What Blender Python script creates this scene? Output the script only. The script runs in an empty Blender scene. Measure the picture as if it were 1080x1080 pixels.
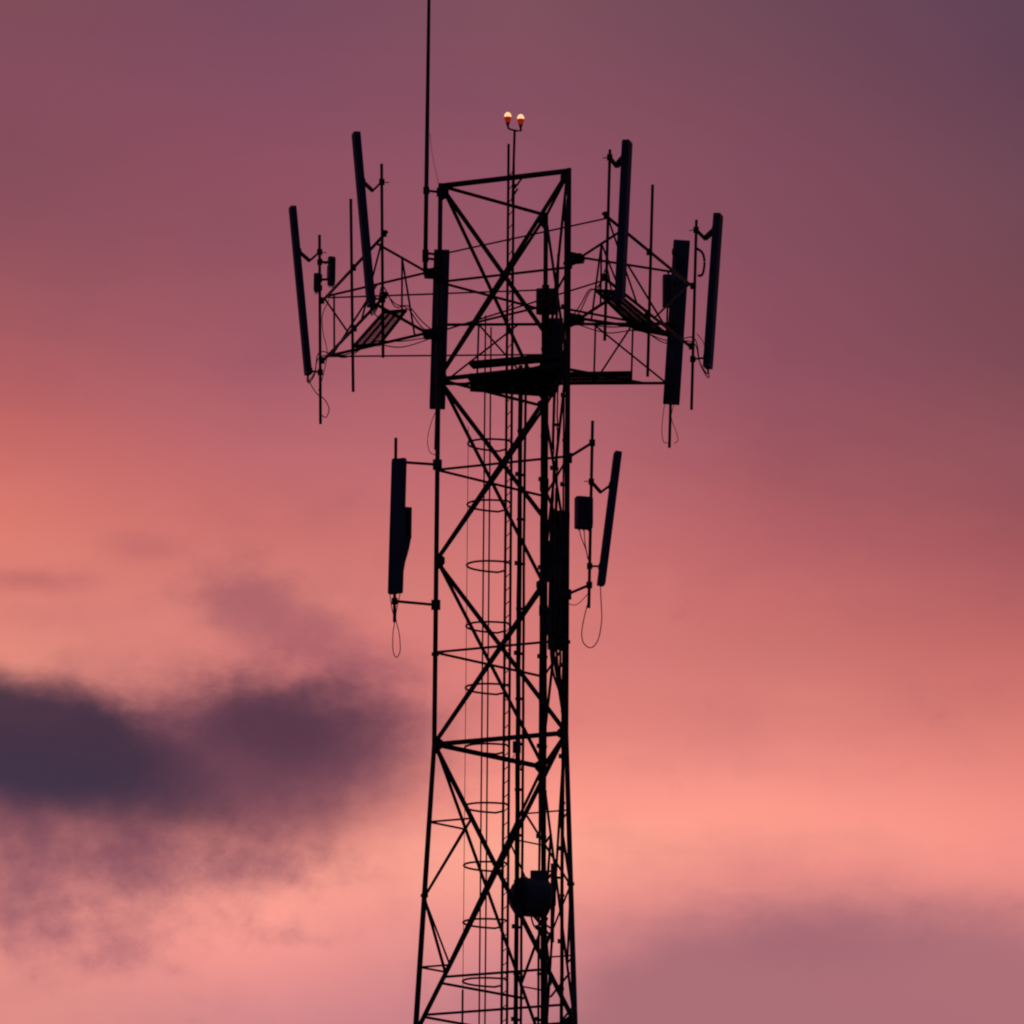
import bpy, math, random
from mathutils import Vector, Matrix

random.seed(7)
SC = bpy.context.scene
COL = SC.collection

# ------------------------------------------------------------------ camera
F = 7000.0                    # focal length for a frame 1080 wide
E0 = math.radians(16.6)       # pitch
ROLL = 0.0078
CAM = Vector((0, 0, 1.6))
D = 139.5                     # distance to the near-left tower leg
fw = Vector((0, math.cos(E0), math.sin(E0)))
r0 = Vector((1, 0, 0))
u0 = Vector((0, -math.sin(E0), math.cos(E0)))
cr = r0 * math.cos(ROLL) + u0 * math.sin(ROLL)
cu = u0 * math.cos(ROLL) - r0 * math.sin(ROLL)
cd = bpy.data.cameras.new('camera')
cd.lens = 36.0 * F / 1080.0
cd.sensor_width = 36.0
cd.clip_start = 0.5
cd.clip_end = 20000
cam = bpy.data.objects.new('camera', cd)
COL.objects.link(cam)
m = Matrix((cr, cu, -fw)).transposed().to_4x4()
m.translation = CAM
cam.matrix_world = m
SC.camera = cam

SC.view_settings.view_transform = 'Standard'
SC.view_settings.look = 'None'
SC.view_settings.exposure = 0
SC.view_settings.gamma = 1
SC.render.film_transparent = False
SC.cycles.filter_width = 2.1
SC.cycles.max_bounces = 4


def at(px, py, dep):
    """point seen at (px, py), dep metres behind the plane of the near-left leg"""
    d = fw * F + cr * (px - 540) - cu * (py - 540)
    return CAM + d * ((D + dep) / d.y)


def atz(px, py, z):
    d = fw * F + cr * (px - 540) - cu * (py - 540)
    return CAM + d * ((z - CAM.z) / d.z)


def lin(c):
    return [((v / 255) / 12.92 if v / 255 <= .04045 else ((v / 255 + .055) / 1.055) ** 2.4) for v in c]


# ------------------------------------------------------------------ sky
W = bpy.data.worlds.new('World')
SC.world = W
W.use_nodes = True
NT = W.node_tree
NT.nodes.clear()


class X:
    """a scalar socket that can be written as an expression"""
    def __init__(s, sock): s.s = sock
    def _op(s, op, o=None, rev=False):
        n = NT.nodes.new('ShaderNodeMath'); n.operation = op
        a = (s, o) if not rev else (o, s)
        for i, v in enumerate(a):
            if v is None: continue
            if isinstance(v, X): NT.links.new(v.s, n.inputs[i])
            else: n.inputs[i].default_value = v
        return X(n.outputs[0])
    def __add__(s, o): return s._op('ADD', o)
    def __radd__(s, o): return s._op('ADD', o)
    def __sub__(s, o): return s._op('SUBTRACT', o)
    def __rsub__(s, o): return s._op('SUBTRACT', o, True)
    def __mul__(s, o): return s._op('MULTIPLY', o)
    def __rmul__(s, o): return s._op('MULTIPLY', o)
    def __truediv__(s, o): return s._op('DIVIDE', o)
    def f(s, op, o=None): return s._op(op, o)


def smooth(x, a, b):
    n = NT.nodes.new('ShaderNodeMapRange'); n.interpolation_type = 'SMOOTHSTEP'
    NT.links.new(x.s, n.inputs[0]); n.inputs[1].default_value = a; n.inputs[2].default_value = b
    return X(n.outputs[0])


def ramp(x, stops):
    n = NT.nodes.new('ShaderNodeValToRGB'); cr_ = n.color_ramp; cr_.interpolation = 'CARDINAL'
    els = cr_.elements
    while len(els) < len(stops): els.new(.5)
    for e, (p, c) in zip(els, stops):
        e.position = p
    for e, (p, c) in zip(els, stops):
        e.color = (*lin(c), 1)
    NT.links.new(x.s, n.inputs[0])
    return n.outputs[0]


def mix(fac, a, b):
    n = NT.nodes.new('ShaderNodeMix'); n.data_type = 'RGBA'
    if isinstance(fac, X): NT.links.new(fac.s, n.inputs[0])
    else: n.inputs[0].default_value = fac
    for k, v in ((6, a), (7, b)):
        if isinstance(v, (tuple, list)): n.inputs[k].default_value = (*lin(v), 1)
        else: NT.links.new(v, n.inputs[k])
    return n.outputs[2]


def noise(vec, scale, detail=5, rough=.55, dist=0):
    n = NT.nodes.new('ShaderNodeTexNoise'); n.noise_dimensions = '3D'
    NT.links.new(vec, n.inputs['Vector'])
    n.inputs['Scale'].default_value = scale; n.inputs['Detail'].default_value = detail
    n.inputs['Roughness'].default_value = rough; n.inputs['Distortion'].default_value = dist
    return X(n.outputs[0])


def comb(x, y, z=0.0):
    n = NT.nodes.new('ShaderNodeCombineXYZ')
    for i, v in enumerate((x, y, z)):
        if isinstance(v, X): NT.links.new(v.s, n.inputs[i])
        else: n.inputs[i].default_value = v
    return n.outputs[0]


tc = NT.nodes.new('ShaderNodeTexCoord')
sep = NT.nodes.new('ShaderNodeSeparateXYZ')
NT.links.new(tc.outputs['Generated'], sep.inputs[0])
dx, dy, dz = (X(sep.outputs[i]) for i in range(3))
az = dx.f('ARCTAN2', dy)
el = dz.f('ARCSINE')
# degrees-like sky coordinates: azimuth and elevation around the sunset
sx = az * (math.cos(E0) * F) + 540.0
sy = (el - E0) * (-F) + 540.0
vec0 = comb(sx * .01, sy * .01)
vec1 = comb(sx * .01, sy * .01, 7.3)
vecS = comb(sx * .006, sy * .013, 3.1)
n1 = noise(vec0, .55, 4) - .5
n2 = noise(vec1, .55, 4) - .5
n3 = noise(vec0, 1.6, 6, .6) - .5
n5 = noise(vec1, 4.2, 5, .6) - .5
n4 = noise(vecS, 1.5, 6, .62, .3) - .5
wx = sx + n1 * 60.0 + n3 * 30.0
wy = sy + n2 * 30.0 + n4 * 24.0
gy = (sy + n2 * 30.0 + n1 * 12.0) / 1080.0

P = 1080.0
COLS = [
 (0,   [(0,(127,77,90)),(80,(133,77,93)),(180,(135,78,92)),(280,(149,84,94)),(380,(172,93,98)),(440,(190,101,100)),
        (510,(208,113,106)),(570,(220,124,112)),(640,(222,130,118)),(720,(226,140,126)),(850,(205,125,124)),(960,(224,139,132)),(1080,(225,141,134))]),
 (270, [(0,(122,75,95)),(150,(140,79,98)),(280,(150,84,98)),(400,(168,94,106)),(480,(188,104,110)),(560,(202,113,110)),
        (640,(215,127,119)),(720,(216,126,122)),(800,(219,132,128)),(880,(242,147,136)),(950,(255,162,147)),(1015,(242,151,144)),(1080,(213,137,139))]),
 (540, [(0,(127,80,94)),(150,(141,82,100)),(280,(155,88,105)),(400,(172,98,108)),(500,(192,108,115)),(600,(210,120,118)),
        (700,(220,126,122)),(780,(232,136,127)),(860,(255,158,142)),(910,(255,167,148)),(960,(233,147,140)),(1005,(214,136,138)),(1080,(197,126,134))]),
 (810, [(0,(112,73,88)),(150,(128,76,92)),(280,(136,78,95)),(400,(148,82,97)),(500,(166,90,98)),(600,(192,104,106)),
        (700,(207,119,113)),(780,(226,132,124)),(830,(246,148,136)),(870,(253,156,141)),(910,(248,150,138)),(980,(236,144,138)),(1080,(200,128,134))]),
 (1080,[(0,(97,66,86)),(100,(102,67,84)),(200,(114,72,86)),(300,(120,72,84)),(400,(130,76,86)),(480,(146,82,91)),
        (540,(155,84,92)),(600,(172,92,96)),(680,(196,106,104)),(760,(215,122,114)),(830,(236,138,128)),(900,(245,147,137)),(1080,(232,140,134))]),
]
sky = None
for i, (cx, st) in enumerate(COLS):
    c = ramp(gy, [(min(.9999, y / P), k) for y, k in st])
    if sky is None: sky = c
    else:
        pxx = COLS[i - 1][0]
        sky = mix(((sx + n2 * 60.0 - pxx) / (cx - pxx)).f('MAXIMUM', 0.0).f('MINIMUM', 1.0), sky, c)


def blob(cx, cy, rx, rt, rb, x=None, y=None):
    """soft cloud lump, with its own upper and lower extent"""
    x = x or wx; y = y or wy
    u = (x - cx) / rx
    d = y - cy
    vt = d.f('MINIMUM', 0.0) / rt
    vb = d.f('MAXIMUM', 0.0) / rb
    e = u * u + vt * vt + vb * vb
    return (e * -1.0).f('EXPONENT')


# soft uneven mottling of the whole cloud sheet
tone = noise(comb(sx * .01, sy * .01, 11.7), .8, 5, .55, .4) - .5
tone2 = noise(comb(sx * .004, sy * .014, 17.1), 1.0, 5, .6, .2) - .5
sky = mix(smooth(tone + tone2 * .8, -.05, .45) * .16, sky, (120, 74, 96))
sky = mix(smooth(tone2 - tone * .5, .02, .45) * smooth(sy, 250.0, 900.0) * .16, sky, (242, 160, 150))
# lower right mauve bank, flat-topped and uneven
bx = (sx + n1 * 110.0 + n3 * 30.0 - 890.0) / 300.0
by = sy + n2 * 46.0 + n3 * 26.0 + n4 * 20.0
bt = (by - 1110.0).f('MINIMUM', 0.0) / 175.0
bank = ((bx * bx * bx * bx * .6 + bx * bx * .25 + bt * bt) * -1.0).f('EXPONENT')
bank = smooth(bank + n4 * .14 + tone2 * .12, .12, .66)
sky = mix(bank * .95, sky, (170, 109, 118))
bank2 = smooth(blob(860, 985, 150, 34, 60) + n4 * .5 + tone * .4, .3, 1.3)
sky = mix(bank2 * .35, sky, (150, 92, 108))
# faint wisps over the lit band
w1 = blob(35, 622, 85, 17, 17) + blob(150, 582, 62, 27, 24) * .9
sky = mix(smooth(w1 + n4 * .6, .2, 1.2) * .42, sky, (158, 84, 98))
w3 = blob(340, 690, 130, 62, 60, wx, wy + (sx - 340.0) * -.5) * .95 + blob(262, 630, 55, 30, 34) * .42
sky = mix(smooth(w3 + n4 * .7 + n3 * .8 + n5 * .3, .08, 1.15) * .6, sky, (142, 80, 98))
# mottled lower left
w2 = blob(30, 930, 250, 60, 110) * .95 + blob(250, 915, 130, 50, 34) * .6 + blob(120, 1010, 70, 45, 30) * .35 + blob(335, 990, 50, 20, 18) * .5
sky = mix(smooth(w2 + n3 * 1.5 + n5 * .4 + n4 * .7, .2, 1.5) * .72, sky, (140, 84, 104))
# veil under and round the dark cloud
veil = blob(70, 806, 300, 90, 160) + blob(340, 775, 150, 66, 110) * .7
veil = smooth(veil + n4 * .34 + n3 * .34 + n5 * .16, .12, 1.1)
sky = mix(veil * .95, sky, (111, 67, 84))
# dark cores, a paler streak between them
core = blob(20, 784, 235, 74, 88, wx, wy + (sx - 20.0) * -.13 + ((sx - 90.0) * .01).f('MAXIMUM', 0.0).f('POWER', 2.0) * -14.0) * 1.3
core2 = blob(300, 757, 128, 54, 80) * .95
sky = mix(smooth(core2 + n4 * .18 + n3 * .3 + n5 * .1, .22, 1.0) * .9, sky, (86, 55, 73))
sky = mix(smooth(core + n4 * .12 + n3 * .22 + n5 * .08, .34, .98) * .95, sky, (66, 49, 67))
blue = blob(25, 835, 150, 40, 36)
sky = mix(blue * .3, sky, (58, 54, 80))
# the sky dims to dusk blue away from the sunset
glow = dy * math.cos(E0) + dz * math.sin(E0)
side = smooth(glow, .1, .965)
sky = mix(side, (36, 40, 62), sky)
ground_dim = smooth(dz, -.02, .06)
sky = mix(ground_dim, (20, 15, 17), sky)
bg = NT.nodes.new('ShaderNodeBackground')
NT.links.new(sky, bg.inputs[0])
bg.inputs[1].default_value = 1.0
out = NT.nodes.new('ShaderNodeOutputWorld')
NT.links.new(bg.outputs[0], out.inputs[0])

# low sun, already behind cloud on the far side of the tower
sl = bpy.data.lights.new('sun', 'SUN')
sl.energy = .08; sl.angle = math.radians(12); sl.color = (1, .62, .5)
so = bpy.data.objects.new('sun', sl); COL.objects.link(so)
so.rotation_euler = Vector((.12, -1, -.06)).to_track_quat('-Z', 'Y').to_euler()


# ------------------------------------------------------------------ materials
def material(name, c1, c2, rough=.6, metal=0.0, scale=6.0, bump=0.0):
    mt = bpy.data.materials.new(name); mt.use_nodes = True
    nt = mt.node_tree; b = nt.nodes['Principled BSDF']
    t = nt.nodes.new('ShaderNodeTexCoord'); n = nt.nodes.new('ShaderNodeTexNoise')
    n.inputs['Scale'].default_value = scale; n.inputs['Detail'].default_value = 6
    nt.links.new(t.outputs['Object'], n.inputs['Vector'])
    r = nt.nodes.new('ShaderNodeValToRGB')
    r.color_ramp.elements[0].position = .35; r.color_ramp.elements[1].position = .68
    r.color_ramp.elements[0].color = (*c1, 1); r.color_ramp.elements[1].color = (*c2, 1)
    nt.links.new(n.outputs[0], r.inputs[0]); nt.links.new(r.outputs[0], b.inputs['Base Color'])
    b.inputs['Roughness'].default_value = rough; b.inputs['Metallic'].default_value = metal
    b.inputs['Specular IOR Level'].default_value = .25
    if bump:
        bp = nt.nodes.new('ShaderNodeBump'); bp.inputs['Strength'].default_value = bump
        nt.links.new(n.outputs[0], bp.inputs['Height']); nt.links.new(bp.outputs[0], b.inputs['Normal'])
    return mt


def lamp_material(name, col, strength):
    mt = bpy.data.materials.new(name); mt.use_nodes = True
    nt = mt.node_tree; b = nt.nodes['Principled BSDF']
    b.inputs['Base Color'].default_value = (.3, .02, .01, 1)
    b.inputs['Emission Color'].default_value = (*col, 1)
    b.inputs['Emission Strength'].default_value = strength
    b.inputs['Roughness'].default_value = .2
    return mt


STEEL = material('weathered_steel', (.045, .036, .036), (.085, .07, .066), .75, .0, 3)
PIPE = material('galvanised_pipe', (.06, .052, .055), (.10, .09, .09), .7, .0, 5)
RADOME = material('grey_radome', (.07, .08, .13), (.09, .10, .16), .85, 0, 2)
BOX = material('painted_box', (.10, .11, .14), (.14, .15, .18), .6, 0, 4)
RUBBER = material('black_cable', (.012, .01, .01), (.02, .018, .018), .7, 0, 8)
GRATE = material('steel_grating', (.05, .045, .045), (.09, .08, .08), .8, 0, 6)
CONC = material('concrete', (.22, .21, .2), (.34, .33, .31), .9, 0, 1.5, .3)
GRASS = material('dry_ground', (.05, .055, .03), (.10, .09, .06), 1, 0, .08, .4)
BULB = lamp_material('lit_bulb', (1.0, .5, .24), 1.5)
LENS = lamp_material('red_lens', (1.0, .06, .03), .2)


# ------------------------------------------------------------------ mesh building
class MB:
    def __init__(s): s.v = []; s.f = []

    def add(s, vs, fs):
        b = len(s.v); s.v += [Vector(v) for v in vs]; s.f += [[b + i for i in f] for f in fs]
        return s

    def tube(s, p0, p1, r, n=10, r1=None):
        return s.path([p0, p1], r, n, r1)

    def path(s, pts, r, n=8, r1=None):
        pts = [Vector(p) for p in pts]; rings = []
        ref = None; k = len(pts)
        for i, p in enumerate(pts):
            t = (pts[min(i + 1, k - 1)] - pts[max(i - 1, 0)]).normalized()
            if ref is None:
                ref = Vector((0, 0, 1)) if abs(t.z) < .9 else Vector((1, 0, 0))
            a = t.cross(ref).normalized(); b = t.cross(a).normalized(); ref = -b if False else ref
            rr = r if r1 is None else r + (r1 - r) * i / (k - 1)
            rings.append([p + a * math.cos(q) * rr + b * math.sin(q) * rr for q in [2 * math.pi * j / n for j in range(n)]])
        vs = [v for R_ in rings for v in R_]; fs = []
        for i in range(k - 1):
            for j in range(n):
                fs.append([i * n + j, i * n + (j + 1) % n, (i + 1) * n + (j + 1) % n, (i + 1) * n + j])
        fs.append(list(range(n))[::-1]); fs.append([(k - 1) * n + j for j in range(n)])
        return s.add(vs, fs)

    def box(s, c, ax, dims, bev=0.0):
        """box at c with axes ax (three vectors) and full dims; bev chamfers the long edges"""
        c = Vector(c); a, b, d = [Vector(q).normalized() * h / 2 for q, h in zip(ax, dims)]
        if bev <= 0:
            vs = [c + a * i + b * j + d * k for k in (-1, 1) for j in (-1, 1) for i in (-1, 1)]
            return s.add(vs, [[0, 2, 3, 1], [4, 5, 7, 6], [0, 1, 5, 4], [2, 6, 7, 3], [0, 4, 6, 2], [1, 3, 7, 5]])
        ea, eb = 1 - 2 * bev / dims[0], 1 - 2 * bev / dims[1]
        o = [(ea, -1), (1, -eb), (1, eb), (ea, 1), (-ea, 1), (-1, eb), (-1, -eb), (-ea, -1)]
        vs = [c + a * i + b * j + d * k for k in (-1, 1) for i, j in o]
        fs = [list(range(8))[::-1], list(range(8, 16))] + [[i, (i + 1) % 8, 8 + (i + 1) % 8, 8 + i] for i in range(8)]
        return s.add(vs, fs)

    def angle(s, p0, p1, w, nrm, t=.012, flip=1):
        """L section steel angle: one flange in the face plane, one standing on it"""
        p0, p1 = Vector(p0), Vector(p1); d = (p1 - p0); L = d.length; d.normalize()
        n = Vector(nrm); n = (n - d * n.dot(d)).normalized(); q = d.cross(n) * flip
        c = (p0 + p1) / 2
        s.box(c, (d, q, n), (L, w, t))
        s.box(c + q * (w / 2 - t / 2) - n * (w / 2 + t / 2), (d, q, n), (L, t, w))
        return s

    def lathe(s, c, axis, prof, n=16):
        axis = Vector(axis).normalized(); ref = Vector((0, 0, 1)) if abs(axis.z) < .9 else Vector((1, 0, 0))
        a = axis.cross(ref).normalized(); b = axis.cross(a); c = Vector(c)
        vs = []; fs = []; k = len(prof)
        for r, h in prof:
            r = max(r, .0005)
            vs += [c + axis * h + a * math.cos(2 * math.pi * j / n) * r + b * math.sin(2 * math.pi * j / n) * r for j in range(n)]
        for i in range(k - 1):
            for j in range(n):
                fs.append([i * n + j, i * n + (j + 1) % n, (i + 1) * n + (j + 1) % n, (i + 1) * n + j])
        fs.append(list(range(n))[::-1]); fs.append([(k - 1) * n + j for j in range(n)])
        return s.add(vs, fs)

    def build(s, name, mat, parent=None, smooth_=False):
        org = Vector((0, 0, 0)); p = parent
        while p is not None:
            org = org + p.location; p = p.parent
        me = bpy.data.meshes.new(name)
        me.from_pydata([tuple(v - org) for v in s.v], [], s.f); me.update()
        if smooth_:
            for q in me.polygons: q.use_smooth = len(q.vertices) == 4
        me.materials.append(mat)
        o = bpy.data.objects.new(name, me); COL.objects.link(o)
        if parent is not None: o.parent = parent
        return o


def thing(name, label, cat, loc, group=None):
    o = bpy.data.objects.new(name, None); COL.objects.link(o)
    o.empty_display_size = .2
    o.location = loc; o['label'] = label; o['category'] = cat
    if group: o['group'] = group
    return o


def curve(pts, n=6):
    """Catmull-Rom through the points"""
    pts = [Vector(p) for p in pts]
    P_ = [pts[0] * 2 - pts[1]] + pts + [pts[-1] * 2 - pts[-2]]
    o = []
    for i in range(1, len(P_) - 2):
        a, b, c, d = P_[i - 1:i + 3]
        for k in range(n):
            t = k / n
            o.append(.5 * ((2 * b) + (c - a) * t + (2 * a - 5 * b + 4 * c - d) * t * t + (3 * b - a - 3 * c + d) * t ** 3))
    o.append(pts[-1])
    return o


def lerp(a, b, t): return a + (b - a) * t


UP = Vector((0, 0, 1))

# ------------------------------------------------------------------ ground
g = MB()
g.add([(-6000, -6000, 0), (6000, -6000, 0), (6000, 6000, 0), (-6000, 6000, 0)], [[0, 1, 2, 3]])
go = g.build('ground', GRASS); go['kind'] = 'structure'

# ------------------------------------------------------------------ the tower
ZT = at(467, 196, 0).z
ZK = at(465, 785, 0).z                    # where the legs begin to spread


def xy(v): return Vector((v.x, v.y, 0))


Lx = xy(at(464.6, 196, 0)); Rx = xy(at(600.2, 184, -1.08))
dLR = Rx - Lx
q60 = Matrix.Rotation(math.radians(60), 3, 'Z')
Mx = Lx + q60 @ dLR
CEN = (Lx + Rx + Mx) / 3
LEGS = {'L': Lx, 'R': Rx, 'M': Mx}
TAPER = .053


def leg(k, z):
    b = LEGS[k]
    if z < ZK:
        b = b + (b - CEN).normalized() * (ZK - z) * TAPER
    return Vector((b.x, b.y, z))


def zl(py):                                # height of a level read along the left leg
    return at(465, py, 0).z


TW = thing('lattice_tower', 'tall dark three-legged steel lattice tower with cross bracing', 'tower', (CEN.x, CEN.y, 0))
LEG_R = .052
for k in 'LRM':
    mb = MB()
    mb.tube(leg(k, ZT + .05), leg(k, ZK), LEG_R, 12)
    mb.tube(leg(k, ZK), leg(k, 0.3), LEG_R, 12, .11)
    for z in (zl(297), zl(494), zl(690), zl(945)):      # bolted splice flanges
        mb.tube(leg(k, z - .03), leg(k, z + .03), LEG_R + .03, 12)
    mb.build('leg', STEEL, TW, True)
    MB().box(leg(k, .15), ((1, 0, 0), (0, 1, 0), UP), (1.4, 1.4, .34), .1).build('concrete_footing', CONC, TW)

FACES = (('L', 'R'), ('L', 'M'), ('R', 'M'))


def fnorm(a, b):
    n = (LEGS[a] + LEGS[b]) / 2 - CEN
    return n.normalized()


def bar(name, p0, p1, w, nrm, flip=1):
    return MB().angle(p0, p1, w, nrm, max(.01, w * .14), flip).build(name, STEEL, TW)


def gusset(k, z, a, b, w=.2, h=.42):
    if z > ZT - .1: z -= .16
    p = leg(k, z); o = b if k == a else a
    d = (LEGS[o] - LEGS[k]).normalized()
    n = fnorm(a, b)
    vs = []
    pl = [(0, -h / 2), (w, -h / 6), (w, h / 6), (0, h / 2)]
    for s_ in (-.008, 0.0116):
        vs += [p + d * x_ + UP * z_ + n * (s_ + .005) for x_, z_ in pl]
    MB().add(vs, [[0, 1, 2, 3], [7, 6, 5, 4], [0, 4, 5, 1], [1, 5, 6, 2], [2, 6, 7, 3], [3, 7, 4, 0]]).build('gusset_plate', STEEL, TW)


levels = [zl(196), zl(400), zl(592), zl(785)]
for i in range(3):
    z1, z0 = levels[i], levels[i + 1]
    zm = (z1 + z0) / 2
    for a, b in FACES:
        n = fnorm(a, b)
        w = .1 if (a, b) == ('L', 'R') else .052
        bar('diagonal_brace', leg(a, z1) - n * .012, leg(b, z0) - n * .012, w, n)
        bar('diagonal_brace', leg(b, z1) + n * .012, leg(a, z0) + n * .012, w, n)
        bar('horizontal_strut', leg(a, zm) + n * .03, leg(b, zm) + n * .03, .042, n)
for z, w in ((levels[0], .09), (levels[1], .08), (levels[3], .085)):
    for a, b in FACES:
        n = fnorm(a, b)
        bar('horizontal_strut', leg(a, z) + n * .03, leg(b, z) + n * .03, w if (a, b) == ('L', 'R') or z < ZT - 12 else w * .62, n)
for z in levels:
    for a, b in FACES:
        gusset(a, z, a, b); gusset(b, z, a, b)

# spreading lower bays
bays = [ZK, zl(1092), zl(1092) - 8.2, zl(1092) - 17.6, .5]
for i in range(len(bays) - 1):
    z1, z0 = bays[i], bays[i + 1]; H = z1 - z0
    for a, b in FACES:
        n = fnorm(a, b)
        w = .105 if (a, b) == ('L', 'R') else .046
        A1, B1, A0, B0 = leg(a, z1), leg(b, z1), leg(a, z0), leg(b, z0)
        bar('diagonal_brace', A1 - n * .012, B0 - n * .012, w, n)
        bar('diagonal_brace', B1 + n * .012, A0 + n * .012, w, n)
        bar('horizontal_strut', A0 + n * .03, B0 + n * .03, .08, n)
        if i == 0:
            for P1, P0, Q1, Q0, k in ((A1, A0, B1, B0, a), (B1, B0, A1, A0, b)):
                du = lerp(P1, Q0, .27)              # on the diagonal leaving this leg
                dl = lerp(Q1, P0, .77)              # on the diagonal arriving at it
                mid = leg(k, lerp(z1, z0, .53))
                bar('redundant_brace', leg(k, du.z) + n * .02, du + n * .02, .034, n)
                bar('redundant_brace', mid + n * .02, du + n * .02, .042, n)
                bar('redundant_brace', mid + n * .02, dl + n * .02, .042, n)
                bar('redundant_brace', leg(k, dl.z) + n * .02, dl + n * .02, .034, n)
            for t in (.81, .935):
                bar('horizontal_strut', lerp(A1, A0, t) * 0 + lerp(B1, A0, t) + n * .03, lerp(A1, B0, t) + n * .03, .045, n)
    for k in 'LRM':
        for a, b in FACES:
            if k in (a, b): gusset(k, z0, a, b, .26, .5)
bar('redundant_brace', at(488, 1044, .7), at(487.5, 1100, .7), .045, (0, -1, 0))


def grating(quad, pitch=.065, w=.034, th=.02):
    """bearing-bar walkway between four corners a,b (near edge) d,c (far edge), with a frame"""
    a, b, c, d = [Vector(p) for p in quad]
    mb = MB()
    n = max(2, int((b - a).length / pitch))
    for i in range(n + 1):
        p, q = lerp(a, b, i / n), lerp(d, c, i / n)
        e = (q - p).normalized()
        mb.box((p + q) / 2, (e, e.cross(UP), UP), ((q - p).length, w, th))
    for p, q in ((a, b), (b, c), (c, d), (d, a)):
        e = (q - p).normalized()
        mb.box((p + q) / 2 - UP * .03, (e, e.cross(UP), UP), ((q - p).length + .05, .05, .06))
    for t in (.33, .66):
        p, q = lerp(a, d, t), lerp(b, c, t); e = (q - p).normalized()
        mb.box((p + q) / 2 - UP * .02, (e, e.cross(UP), UP), ((q - p).length, .04, .04))
    return mb


zp = zl(398)
pl = [atz(497, 395, zp), atz(596, 386, zp), atz(584, 416, zp), atz(497, 410, zp)]
grating(pl, .06, .05).build('rest_platform', GRATE, TW)
ta, tb = at(497, 385, -.25), at(596, 376, -.9)
te = (tb - ta).normalized()
MB().box((ta + tb) / 2, (te, te.cross(UP), UP), ((tb - ta).length, .3, .1)).build('access_plank', GRATE, TW)

# ------------------------------------------------------------------ ladder with safety hoops
LN, LF = -.38, .08                           # depths of the two rails
near0, far0 = at(540, 400, LN), at(534.4, 400, LF)
LAD = thing('climbing_ladder', 'caged climbing ladder running up inside the lattice tower', 'ladder', (near0.x, near0.y, 0))
zlt = at(535, 152, LF).z; zlo = zl(1100)
MB().box(Vector((near0.x, near0.y, (zl(180) + .2) / 2)), ((1, 0, 0), (0, 1, 0), UP), (.058, .04, zl(180) - .2)).build('rail', STEEL, LAD)
MB().box(Vector((far0.x, far0.y, (zlt + .2) / 2)), ((1, 0, 0), (0, 1, 0), UP), (.058, .04, zlt - .2)).build('rail', STEEL, LAD)
z = zl(185); rest = MB(); cnt = 0
while z > .4:
    a = Vector((near0.x, near0.y, z)); b = Vector((far0.x, far0.y, z))
    if z > zlo and cnt < 98:
        MB().tube(a, b, .011, 6).build('rung', STEEL, LAD); cnt += 1
    else:
        rest.tube(a, b, .011, 6)
    z -= .31
lo = rest.build('rung', STEEL, LAD); lo['kind'] = 'stuff'
hc = (near0 + far0) / 2
tang = (far0 - near0); tang.z = 0; tang.normalize()
outw = Vector((-1, 0, 0)); outw = (outw - tang * outw.dot(tang)).normalized()


def hoop_pt(t, z):                            # t from -1 (near rail) to 1 (far rail)
    q = t * math.pi / 2
    p = hc + tang * (.43 * math.sin(q)) + outw * (.12 + .80 * math.cos(q) ** .75)
    return Vector((p.x, p.y, z))


hoops = [399, 468, 532, 596, 660, 725, 788, 850, 912, 972, 1034, 1098]
for y in hoops:
    z = zl(y + 4)
    pts = [Vector((near0.x, near0.y, z))] + [hoop_pt(-1 + 2 * i / 16, z) for i in range(17)] + [Vector((far0.x, far0.y, z))]
    MB().path(pts, .023, 6).build('safety_hoop', STEEL, LAD)
for side, xx, r, yt in ((-1, 510.8, .020, 342), (1, 517.3, .020, 342), (-1, 0, .008, 455)):
    t = 0.0
    if xx:
        want = at(xx, 470, 0).x
        t = min((side * k / 60 for k in range(61)), key=lambda q: abs(hoop_pt(q, 0).x - want))
    p = hoop_pt(t, 0)
    MB().tube(Vector((p.x, p.y, zl(1140))), Vector((p.x, p.y, zl(yt))), r, 6).build('cage_strap', STEEL, LAD)
for y in (297, 494, 690, 785, 1030):
    z = zl(y) - .05
    a = Vector((near0.x, near0.y, z)); f_ = lerp(leg('L', z), leg('R', z), .56)
    MB().tube(a, f_, .018, 6).build('wall_bracket', STEEL, LAD)

# ------------------------------------------------------------------ coaxial cables down the tower
def cable_run(label, xs, dep, ytop, grp, r=.022, ybot=None):
    base = at(xs[0], 700, dep)
    zb_ = zl(ybot) if ybot else .1
    t = thing('cable_run', label, 'cables', (base.x, base.y, zb_ if ybot else 0), grp)
    ps = [at(x_, 500, dep + random.uniform(-.05, .05)) for x_ in xs]
    zt = at(xs[0], ytop, dep).z
    for p in ps:
        pts = []
        k = 60
        for i in range(k + 1):
            z = zb_ + (zt - zb_) * i / k
            pts.append(Vector((p.x + random.uniform(-.006, 0.0087), p.y, z)))
        MB().path(pts, r, 6).build('cable', RUBBER, t)
    c = sum(ps, Vector()) / len(ps)
    w = max(p.x for p in ps) - min(p.x for p in ps) + .07
    z = zt - .5
    i = 0
    while z > max(zl(1120), zb_):
        hg = MB().box(Vector((c.x, c.y - .05, z)), ((1, 0, 0), (0, 1, 0), UP), (w, .06, .05))
        if i % 2 == 0:
            hg.box(Vector((c.x - w / 2 - .01, c.y - .05, z + .02)), ((1, 0, 0), (0, 1, 0), UP), (.06, .05, .09))
        hg.build('cable_hanger', STEEL, t)
        z -= 1.02; i += 1
    return t


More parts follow.
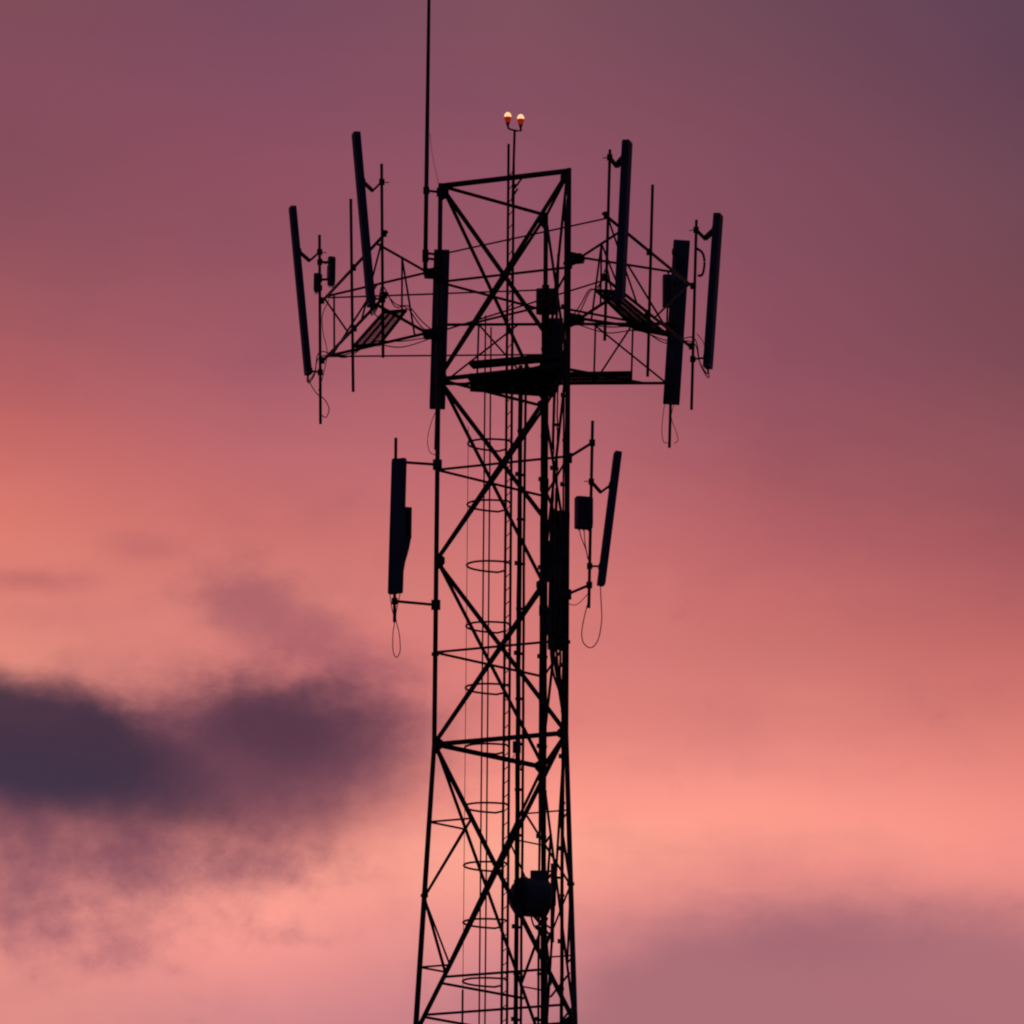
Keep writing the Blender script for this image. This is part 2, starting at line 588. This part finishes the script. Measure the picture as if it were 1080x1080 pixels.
GC = 'coaxial cable bundles in the tower'
cable_run('thick bundle of black cables beside the caged ladder inside the tower', [547.2, 549.3, 553.4], .35, 386, GC, .034)
cable_run('black cables strapped down the far leg of the tower', [571.2, 574.6, 577], 1.62, 300, GC, .03)
cable_run('slack black cables between the far leg and the right leg', [583.5, 587.5], .9, 380, GC, .02, 672)
cable_run('black cables running close along the right front leg', [596.2, 594.4], -.95, 210, GC, .024)

# ------------------------------------------------------------------ sector frames
ZU, ZL = at(447, 288, 0).z, at(455, 352, 0).z


def onpipe(p, z):
    t = (z - p[0].z) / (p[1].z - p[0].z)
    return lerp(p[0], p[1], t)


def pipe_from(node, bot, top):
    """mast pipe through a rail node (pixel on the lower rail plane)"""
    n = atz(node[0], node[1], ZL)
    dep = n.y - D
    return (at(bot[0], bot[1], dep), at(top[0], top[1], dep))


def clamp(mb, p, s=.1):
    mb.box(p, ((1, 0, 0), (0, 1, 0), UP), (s, s, s * .9))


def sector_frame(label, pipes, legk, walk, braces, ties, arm_in=(0.0, 1.0), bars=(.045, .02)):
    base = leg(legk, ZL)
    t = thing('sector_frame', label, 'antenna frame', base, 'antenna sector frames round the tower head')
    for p in pipes:
        MB().tube(p[0], p[1], .034, 10).build('mast_pipe', PIPE, t, True)
    nod = {}
    for z, nm in ((ZU, 'u'), (ZL, 'l')):
        a, c = onpipe(pipes[0], z), onpipe(pipes[-1], z)
        e = (c - a).normalized()
        inn = (Vector((base.x, base.y, z)) - (a + c) / 2); inn = (inn - e * inn.dot(e)).normalized()
        a2, c2 = a + inn * .07, c + inn * .07
        nod[nm] = (a2, c2, inn)
        MB().tube(a2 - e * .12, c2 + e * .12, .035, 8).build('face_rail', PIPE, t, True)
        for p in pipes:
            mb = MB(); clamp(mb, onpipe(p, z) + inn * .035, .13); mb.build('pipe_clamp', STEEL, t)
        G0 = Vector((base.x, base.y, z)); toward = ((a + c) / 2 - G0).normalized()
        G = G0 + toward * .27
        mb = MB(); clamp(mb, G0, .2); sd = toward.cross(UP)
        for w_ in (-.06, .06):
            vs = [G0 + toward * x_ + UP * z_ + sd * (w_ + q_) for q_ in (-.008, 0.0116) for x_, z_ in ((-.06, .17), (.33, .05), (.33, -.06), (-.06, -.2))]
            mb.add(vs, [[0, 1, 2, 3], [7, 6, 5, 4], [0, 4, 5, 1], [1, 5, 6, 2], [2, 6, 7, 3], [3, 7, 4, 0]])
        mb.box(G, (toward, sd, UP), (.12, .3, .1))
        mb.box(lerp(G0, G, .55) - UP * .1, (toward, sd, UP), (.36, .2, .03))
        nod['G' + nm] = G
        mb.build('leg_collar', STEEL, t)
        for f_ in arm_in:
            q = lerp(a2, c2, f_)
            MB().tube(G, q, .036 if nm == 'l' else .029, 8).build('standoff_arm', PIPE, t, True)
    au, cu_, _ = nod['u']; al, cl_, _ = nod['l']
    Gu, Gl = nod['Gu'], nod['Gl']
    for kind, s0, s1 in braces:
        pts = []
        for lv, side, f_ in (s0, s1):
            pa, pc, G = (au, cu_, Gu) if lv == 'u' else (al, cl_, Gl)
            pts.append(lerp(pa, pc, f_) if side == 'rail' else lerp(G, lerp(pa, pc, arm_in[0] if side == 'a' else arm_in[1]), f_))
        MB().tube(pts[0], pts[1], .023 if kind == 'd' else .025, 6).build('brace', PIPE, t)
    if walk:
        grating(walk, bars[0], bars[1], .003).build('walkway', GRATE, t)
    for p, q in ties:
        MB().tube(p, q, .019, 6).build('tie_rod', PIPE, t)
    return t


PLa = pipe_from((338, 380), (338, 447), (337, 248))
PLb = pipe_from((371.5, 346), (372.5, 413), (370, 210))
PLc = pipe_from((403.5, 311), (404, 377), (402.5, 173))
PRc = pipe_from((639, 292), (637.8, 359), (643.3, 158))
PRb = pipe_from((685, 330), (683, 397), (688.3, 195))
PRa = pipe_from((731, 365), (729.3, 432), (734.5, 232))
PBr = pipe_from((708, 405), (706, 472), (711.5, 268))
PBl = pipe_from((460.5, 406), (459.3, 474), (465.5, 268))
PBm = pipe_from((585, 405), (583, 474), (589, 268))

truss = [('v', ('u', 'a', .93), ('l', 'a', .93)), ('v', ('u', 'c', .5), ('l', 'c', .5)),
         ('d', ('u', 'c', .5), ('l', 'a', .12)), ('d', ('u', 'rail', .03), ('l', 'rail', .42)),
         ('d', ('u', 'a', .5), ('l', 'a', .95)), ('d', ('u', 'rail', .97), ('l', 'rail', .62))]
zw = ZL + .03
sector_frame('left antenna frame with three upright pipes and a dark grating walkway', [PLa, PLb, PLc], 'L',
             [atz(373, 364, zw), atz(405, 328, zw), atz(428, 326, zw), atz(400, 362, zw)], truss,
             [(atz(343, 376, ZL), atz(571, 374, ZL)), (atz(346, 314, ZU), atz(566, 306, ZU)),
              (atz(404, 312, ZL), at(463, 310, .1))], (.07, .86))
zw = ZL + .03
sector_frame('right antenna frame with a sloping dark walkway and one bare upright pipe', [PRa, PRb, PRc], 'R',
             [atz(704, 352, zw), atz(648, 306, zw), atz(629, 305, zw), atz(671, 346, zw)],
             truss + [('d', ('u', 'c', .5), ('l', 'c', .98))],
             [(at(641, 230, PRc[0].y - D), at(466, 268, 0)), (at(639, 295, PRc[0].y - D), at(466, 349, 0))], (.2, .8))
brB = [('v', ('u', 'rail', .33), ('l', 'rail', .33)), ('v', ('u', 'rail', .17), ('l', 'rail', .17)),
       ('d', ('u', 'rail', .34), ('l', 'rail', .02)), ('d', ('u', 'rail', .17), ('l', 'rail', .33)),
       ('v', ('u', 'rail', .83), ('l', 'rail', .83)), ('d', ('u', 'rail', .66), ('l', 'rail', .98)), ('d', ('u', 'rail', .83), ('l', 'rail', .6))]
sector_frame('back antenna frame whose long walkway crosses behind the tower', [PBr, PBm, PBl], 'M',
             [atz(497, 394, zw), atz(664, 391.5, zw), atz(664, 402, zw), atz(497, 405, zw)], brB,
             [], (0.12, .88), (.07, .068))


# ------------------------------------------------------------------ panel antennas
def panel(label, grp, pipe, ytop, ybot, xtop, xbot, f, w, th, gap_top, gap_bot, dep=None, cables=(), brk=True, ztb=(.12, .93), br=.024, home=None):
    """panel antenna on a pipe: centre line from (xtop, ytop) to (xbot, ybot), facing f"""
    f = Vector((f[0], f[1], 0)).normalized()
    dp = (pipe[0].y - D)
    top = at(xtop, ytop, dp + f.y * gap_top); bot = at(xbot, ybot, dp + f.y * gap_bot)
    e = (top - bot).normalized(); s = e.cross(f).normalized(); ff = s.cross(e).normalized()
    L = (top - bot).length; c = (top + bot) / 2
    t = thing('panel_antenna', label, 'antenna', bot, grp)
    MB().box(c, (s, ff, e), (w, th, L - .06), min(w, th) * .13).build('radome', RADOME, t)
    for p, sg in ((top, -1), (bot, 1)):
        MB().box(p + e * sg * .01, (s, ff, e), (w * .985, th * .985, .05), min(w, th) * .14).build('end_cap', BOX, t)
    if brk:
        zt = lerp(top.z, bot.z, ztb[0]); zb = lerp(top.z, bot.z, ztb[1])
        pt = onpipe(pipe, zt); pa = lerp(top, bot, ztb[0]) - ff * th * .5
        pt2 = pt + UP * .06
        elbow = (pa + pt2) / 2 - UP * (.16 + .1 * (pa - pt2).length)
        mb = MB()
        for o in (-.05, .05):
            mb.path([pa + s * o, elbow + s * o], br, 6); mb.path([elbow + s * o, pt2 + s * o], br, 6)
        clamp(mb, pt2, .12); mb.box(pa, (s, ff, e), (.14, .05, .14)); mb.tube(pt2 - f * .16, pt2 + f * .05, .011, 6)
        mb.build('tilt_bracket', STEEL, t)
        pb = onpipe(pipe, zb); qb = lerp(top, bot, ztb[1]) - ff * th * .5
        mb = MB(); mb.tube(pb, qb, .024, 8); clamp(mb, pb, .12); mb.box(qb, (s, ff, e), (.12, .05, .12))
        mb.build('pivot_bracket', STEEL, t)
    if home:
        g_ = leg(home, ZL)
        for k in range(2):
            a_ = bot - UP * .02 + s * (.05 if k else -.05)
            p_ = onpipe(pipe, ZL + .1 + .12 * k); mid = lerp(p_, g_, .5)
            pts_ = [a_, a_ - UP * (.16 + .06 * k), lerp(a_, p_, .55) - UP * (.2 + .1 * k), p_ - UP * .02,
                    lerp(p_, g_, .22) - UP * (.08 + .16 * k), lerp(p_, g_, .45) + UP * .03, lerp(p_, g_, .7) - UP * (.15 - .1 * k), g_ - UP * .04]
            MB().path(curve(pts_), .013, 6).build('feeder_cable', RUBBER, t)
    for pts, r in cables:
        MB().path(curve([at(x_, y_, dp + f.y * gap_bot * .5) for x_, y_ in pts]), r, 6).build('jumper_cable', RUBBER, t)
    return t


GU = 'panel antennas on the tower head frames'
GLo = 'panel antennas on the lower tower mounts'
fL, fR = (-.96, -.28), (.95, -.32)
panel('leftmost slender panel antenna, tilted outward on the outer left pipe', GU, PLa, 219, 394, 308.5, 325, fL, .22, .14, .62, .28,
      cables=[([(323, 394), (327, 404), (334, 415), (342, 421), (347, 431), (344, 440), (339, 438)], 0.0116),
              ([(347, 316), (340, 333), (341, 352), (345, 372), (341, 395), (336, 412)], 0.0101)], home='L', ztb=(.27, .985))
panel('tallest-standing slender panel antenna at the upper left, above a dark walkway', GU, PLc, 141, 322, 375.5, 391.5, fL, .24, .155, .55, .26,
      cables=[([(393, 322), (396, 332), (401, 336), (404, 345)], 0.0130)], home='L', ztb=(.285, .96))
panel('wide dark panel antenna hanging in front of the left tower leg', GU, PBl, 265, 430, 466, 461.2, (0, 1), .36, .15, .42, .28,
      cables=[([(462, 430), (456, 442), (451, 462), (453, 476), (459, 480)], 0.0087)], ztb=(.12, .9))
panel('upper right dark blue panel antenna, its top reaching above the tower', GU, PRc, 150, 318, 661.5, 653.6, fR, .3, .165, .42, .3,
      home='R', ztb=(.1, .95), br=.05)
panel('rightmost dark blue panel antenna standing clear of the frame', GU, PRa, 227, 387, 757.5, 746.5, fR, .28, .165, .5, .32,
      cables=[([(735, 262), (741, 267), (743, 277), (741, 289), (736, 291)], .03), ([(735, 352), (740, 358), (743, 364)], 0.0087)], home='R', ztb=(.1, .94), br=.045)
panel('wide dark panel antenna at the right with two thin wire loops below', GU, PBr, 255, 425, 719, 708, (0, 1), .38, .15, .5, .28,
      cables=[([(701, 426), (699, 440), (698, 455), (700, 466), (705, 467)], 0.0087), ([(711, 426), (708, 440), (713, 455), (715, 464), (711, 468)], 0.0087)], ztb=(.12, .9))


# ------------------------------------------------------------------ lower mounts with their antennas
def pipe_mount(label, bot, top, dep, legk, ys):
    p = (at(bot[0], bot[1], dep), at(top[0], top[1], dep))
    t = thing('pipe_mount', label, 'antenna mount', p[0], 'lower pipe mounts on the tower legs')
    MB().tube(p[0], p[1], .036, 10).build('mast_pipe', PIPE, t, True)
    for y, yl in ys:
        a = onpipe(p, at(bot[0], y, dep).z)
        lb = LEGS[legk]; g_ = at(466, yl, lb.y - D)
        b = leg(legk, g_.z)
        mb = MB().tube(a, b, .032, 8); clamp(mb, a, .13); clamp(mb, b, .2)
        mb.build('standoff_arm', PIPE, t)
    return p


pm1 = pipe_mount('pipe mount held out left of the tower on two short arms', (416, 656), (417.5, 462), -.45, 'L', ((487, 490), (634, 638)))
panel('wide panel antenna alone on the lower left of the tower', GLo, pm1, 485, 625, 421, 417, (-.5, -.87), .33, .14, .3, .25,
      cables=[([(411, 625), (413, 640), (416, 655), (414.5, 668), (414.5, 686), (418, 693.5), (422, 686), (421, 668), (417.5, 650), (422, 626)], 0.0109)], ztb=(.08, .96))
pm2 = pipe_mount('pipe mount held out right of the tower with a box on it', (621, 641), (625, 444), -2.05, 'R', ((467, 482), (617, 626)))
panel('slim panel antenna leaning out on the lower right of the tower', GLo, pm2, 478, 616, 651.5, 634, (.98, .2), .26, .15, .55, .27,
      cables=[([(633, 616), (634, 635), (634.5, 655), (631, 674), (624, 683), (616, 679), (613.5, 668), (616, 652), (620, 636)], 0.0123),
              ([(600, 637), (607, 638), (614, 633), (621, 625)], 0.0087)], ztb=(.25, .87))
pm3 = pipe_mount('pipe mount on the far leg behind the tower bracing', (582, 712), (587, 515), 2.35, 'M', ((545, 512), (678, 643)))
panel('dark panel antenna behind the tower, seen through its right side', GLo, pm3, 540, 684, 590.5, 588, (-.1, 1), .44, .15, .3, .26, ztb=(.1, .92),
      cables=[([(x_, 678), (x_ + 1, 694), (lx, 712), (593.5 - q_, 738), (594.5 - q_, 775)], .03)
              for x_, lx, q_ in ((580.5, 584, 1.4), (583.5, 587, .7), (586.5, 589, 0), (590, 590.5, -.6), (594, 593.5, -1.2))])


# ------------------------------------------------------------------ radio boxes
def radio(label, c, dep, size, yaw=0.0, stub=True, leads=(), pipe=None):
    p = at(c[0], c[1], dep)
    ca, sa = math.cos(yaw), math.sin(yaw)
    a, b = Vector((ca, sa, 0)), Vector((-sa, ca, 0))
    w, d_, h = size
    t = thing('radio_unit', label, 'radio unit', p - UP * h / 2, 'remote radio boxes on the pipes')
    MB().box(p, (a, b, UP), (w, d_, h), min(w, d_) * .16).build('housing', BOX, t)
    mb = MB()
    n = max(4, int(w / .035))
    for i in range(n):
        mb.box(p + a * (-w / 2 + w * (i + .5) / n) - b * (d_ / 2 + .018), (a, b, UP), (.008, .03, h * .86))
    mb.build('cooling_fins', BOX, t)
    mb = MB()
    for i in (-.3, 0, .3):
        mb.tube(p + a * w * i - UP * h / 2, p + a * w * i - UP * (h / 2 + .06), .014, 6)
    mb.build('connector', STEEL, t)
    if stub:
        MB().box(p + b * (d_ / 2 + .05), (a, b, UP), (w * .5, .12, h * .5)).build('mounting_plate', STEEL, t)
    if pipe:
        mb = MB()
        for k in (.32, -.3):
            q = onpipe(pipe, p.z + h * k)
            mb.tube(q, p + UP * h * k, .03, 8); clamp(mb, q, .11)
        mb.build('mounting_arm', STEEL, t)
    for pts, r in leads:
        MB().path(curve([at(x_, y_, dep) for x_, y_ in pts]), r, 6).build('jumper_cable', RUBBER, t)
    return t


dLa = PLa[0].y - D; dRa = PRa[0].y - D; dBm = PBm[0].y - D; dBr = PBr[0].y - D
radio('upright radio box right of the outer left pipe', (349.5, 286), dLa, (.15, .14, .66), .4, leads=[([(338, 272), (343, 278), (348, 274)], .014)], pipe=PLa)
radio('small radio box clipped to the left side of the outer left pipe', (334.5, 298), dLa, (.13, .12, .42), -.3, pipe=PLa)
radio('radio box beside the wide right panel antenna', (704, 307), dBr - .15, (.22, .2, .74), .1, pipe=PBr)
radio('black radio box on the lower right pipe mount', (615.5, 541), -2.1, (.37, .26, .68), .25,
      leads=[([(611, 558), (613, 567), (617, 577), (620, 588)], 0.0116), ([(616, 558), (617, 572), (620, 590)], 0.0116)])
rl = radio('long radio box behind the lower left panel antenna', (427.5, 552), -.2, (.26, .2, .7), .2)
q = [at(x_, y_, -.2) for x_, y_ in ((421, 568.8), (433.3, 568.8), (431.5, 578), (427.5, 592), (425, 606), (421, 606))]
MB().add([v + Vector((0, o, 0)) for o in (-.08, .08) for v in q],
         [[5, 4, 3, 2, 1, 0], [6, 7, 8, 9, 10, 11]] + [[i, (i + 1) % 6, 6 + (i + 1) % 6, 6 + i] for i in range(6)]).build('cable_shroud', BOX, rl)
radio('dark radio box at the top of the middle back pipe', (577, 318), dBm - .1, (.5, .3, .54), .0)
radio('tall radio box beneath another on the middle back pipe', (583, 366), dBm - .1, (.46, .26, 1.3), .0)
radio('radio box on the far leg near the lower back antenna', (577, 592), 1.5, (.3, .22, .9), .0)
radio('narrow radio box below the other on the far leg', (577, 655), 1.7, (.22, .2, .56), .0)

# ------------------------------------------------------------------ whip antenna
p0, p1 = at(448.5, 287, -.1), at(453.2, -60, -.1)
WH = thing('whip_antenna', 'very long thin whip antenna rising past the top of the picture', 'antenna', p0)
MB().tube(p0, lerp(p0, p1, .42), .052, 10, .05).build('mast', PIPE, WH, True)
MB().tube(lerp(p0, p1, .42), p1, .048, 10, .034).build('radiator', PIPE, WH, True)
for y in (201, 267, 272.5):
    z = at(450, y, -.1).z
    a = Vector(onpipe((p0, p1), z)); b = leg('L', z)
    mb = MB().tube(a, b, .03, 8); clamp(mb, a, .14); clamp(mb, b, .17)
    mb.build('bracket', STEEL, WH)
MB().path(curve([at(453.5, 140, -.1), at(455.5, 160, -.06), at(459, 178, 0), at(462.5, 194, 0)]), .005, 6).build('ground_wire', RUBBER, WH)

# ------------------------------------------------------------------ twin warning light
dB = -.48
bp = at(540.5, 214, dB)
OB = thing('obstruction_light', 'pair of lit red warning lamps on a thin pole above the tower', 'warning light', bp)
MB().tube(bp, at(542.8, 137, dB), .028, 8).build('pole', STEEL, OB, True)
MB().path(curve([at(536, 133, dB), at(536.5, 135.5, dB), at(542.7, 137.6, dB), at(549, 137.8, dB), at(549.3, 135.5, dB)], 4), .022, 8).build('crossbar', STEEL, OB)
br = MB()
for a, b in (((541.5, 200), (552, 186)), ((541.5, 196), (547, 194)), ((541, 207), (546, 199))):
    br.tube(at(*a, dB), at(*b, dB), .022, 6)
br.build('bracket', STEEL, OB)
for cx, cy in ((535.6, 122), (549.2, 124.2)):
    c = at(cx, cy, dB)
    base = MB().lathe(c, UP, [(.028, -.25), (.03, -.21), (.042, -.19), (.046, -.17)], 14).build('lamp_base', STEEL, OB)
    MB().lathe(c, UP, [(.045, -.17), (.072, -.11), (.088, -.06), (.086, -.045)], 16).build('lens', LENS, base, True)
    MB().lathe(c, UP, [(.074, -.045), (.078, -.01), (.072, .025), (.052, .058), (.028, .075), (.0, .08)], 16).build('lit_dome', BULB, base, True)

# ------------------------------------------------------------------ microwave dish
dd = .9
c = at(563.5, 947, dd)
ax = Vector((-.94, -.34, 0)).normalized()
MD = thing('microwave_dish', 'small drum microwave dish low inside the right of the tower', 'dish', c)
MB().lathe(c, ax, [(.10, -.34), (.16, -.29), (.40, -.27), (.42, -.25), (.42, -.2), (.42, .24), (.45, .245), (.45, .31), (.42, .315), (.42, .32)], 28).build('drum', BOX, MD)
MB().lathe(c, ax, [(.425, .322), (.40, .38), (.27, .49), (.0, .56)], 28).build('radome', RADOME, MD, True)
a = c - ax * .42
pz = Vector((a.x, a.y, 0))
MB().tube(pz + UP * (c.z - .95), pz + UP * (c.z + .8), .045, 10).build('mast_pipe', PIPE, MD, True)
mb = MB().box(a + ax * .06, (ax, UP, ax.cross(UP)), (.2, .3, .24)); mb.tube(a + UP * .5, a + UP * .5 - ax * .25, .03, 8)
mb.build('bracket', STEEL, MD)
for dz_ in (.6, -.7):
    q = pz + UP * (c.z + dz_)
    MB().tube(q, leg('M', q.z), .03, 8).build('standoff_arm', PIPE, MD)
mb = MB()
for o_ in (-.3, .3):
    mb.tube(c + UP * o_ * 1.2 + ax * .1, a + UP * o_ * 2.2, .022, 6)
mb.tube(c - UP * .42, pz + UP * (c.z - .85), .025, 6)
mb.build('side_strut', PIPE, MD)
MB().path(curve([at(560, 966, dd), at(563, 976, dd), at(570, 984, dd), at(574, 1000, dd)]), .022, 6).build('waveguide', RUBBER, MD)
MB().box(at(568, 924, dd), ((1, 0, 0), (0, 1, 0), UP), (.36, .25, .2), .03).build('outdoor_unit', BOX, MD)

# ------------------------------------------------------------------ junction box on the cables
c = at(545, 788, .2)
JB = thing('junction_box', 'small dark junction box on the cables near the middle crossbars', 'junction box', c - UP * .16)
MB().box(c, ((1, 0, 0), (0, 1, 0), UP), (.18, .14, .24), .03).build('housing', BOX, JB)
MB().box(c - Vector((0, .087, 0)), ((1, 0, 0), (0, 1, 0), UP), (.15, .014, .2)).build('lid', BOX, JB)
mb = MB()
for i in (-.05, .05):
    mb.path(curve([c + Vector((i, 0, -.16)), c + Vector((i * 1.5, 0, -.3)), c + Vector((.1, .1, -.5))]), .012, 6)
mb.build('cable_tail', RUBBER, JB)
bpy.context.view_layer.update()
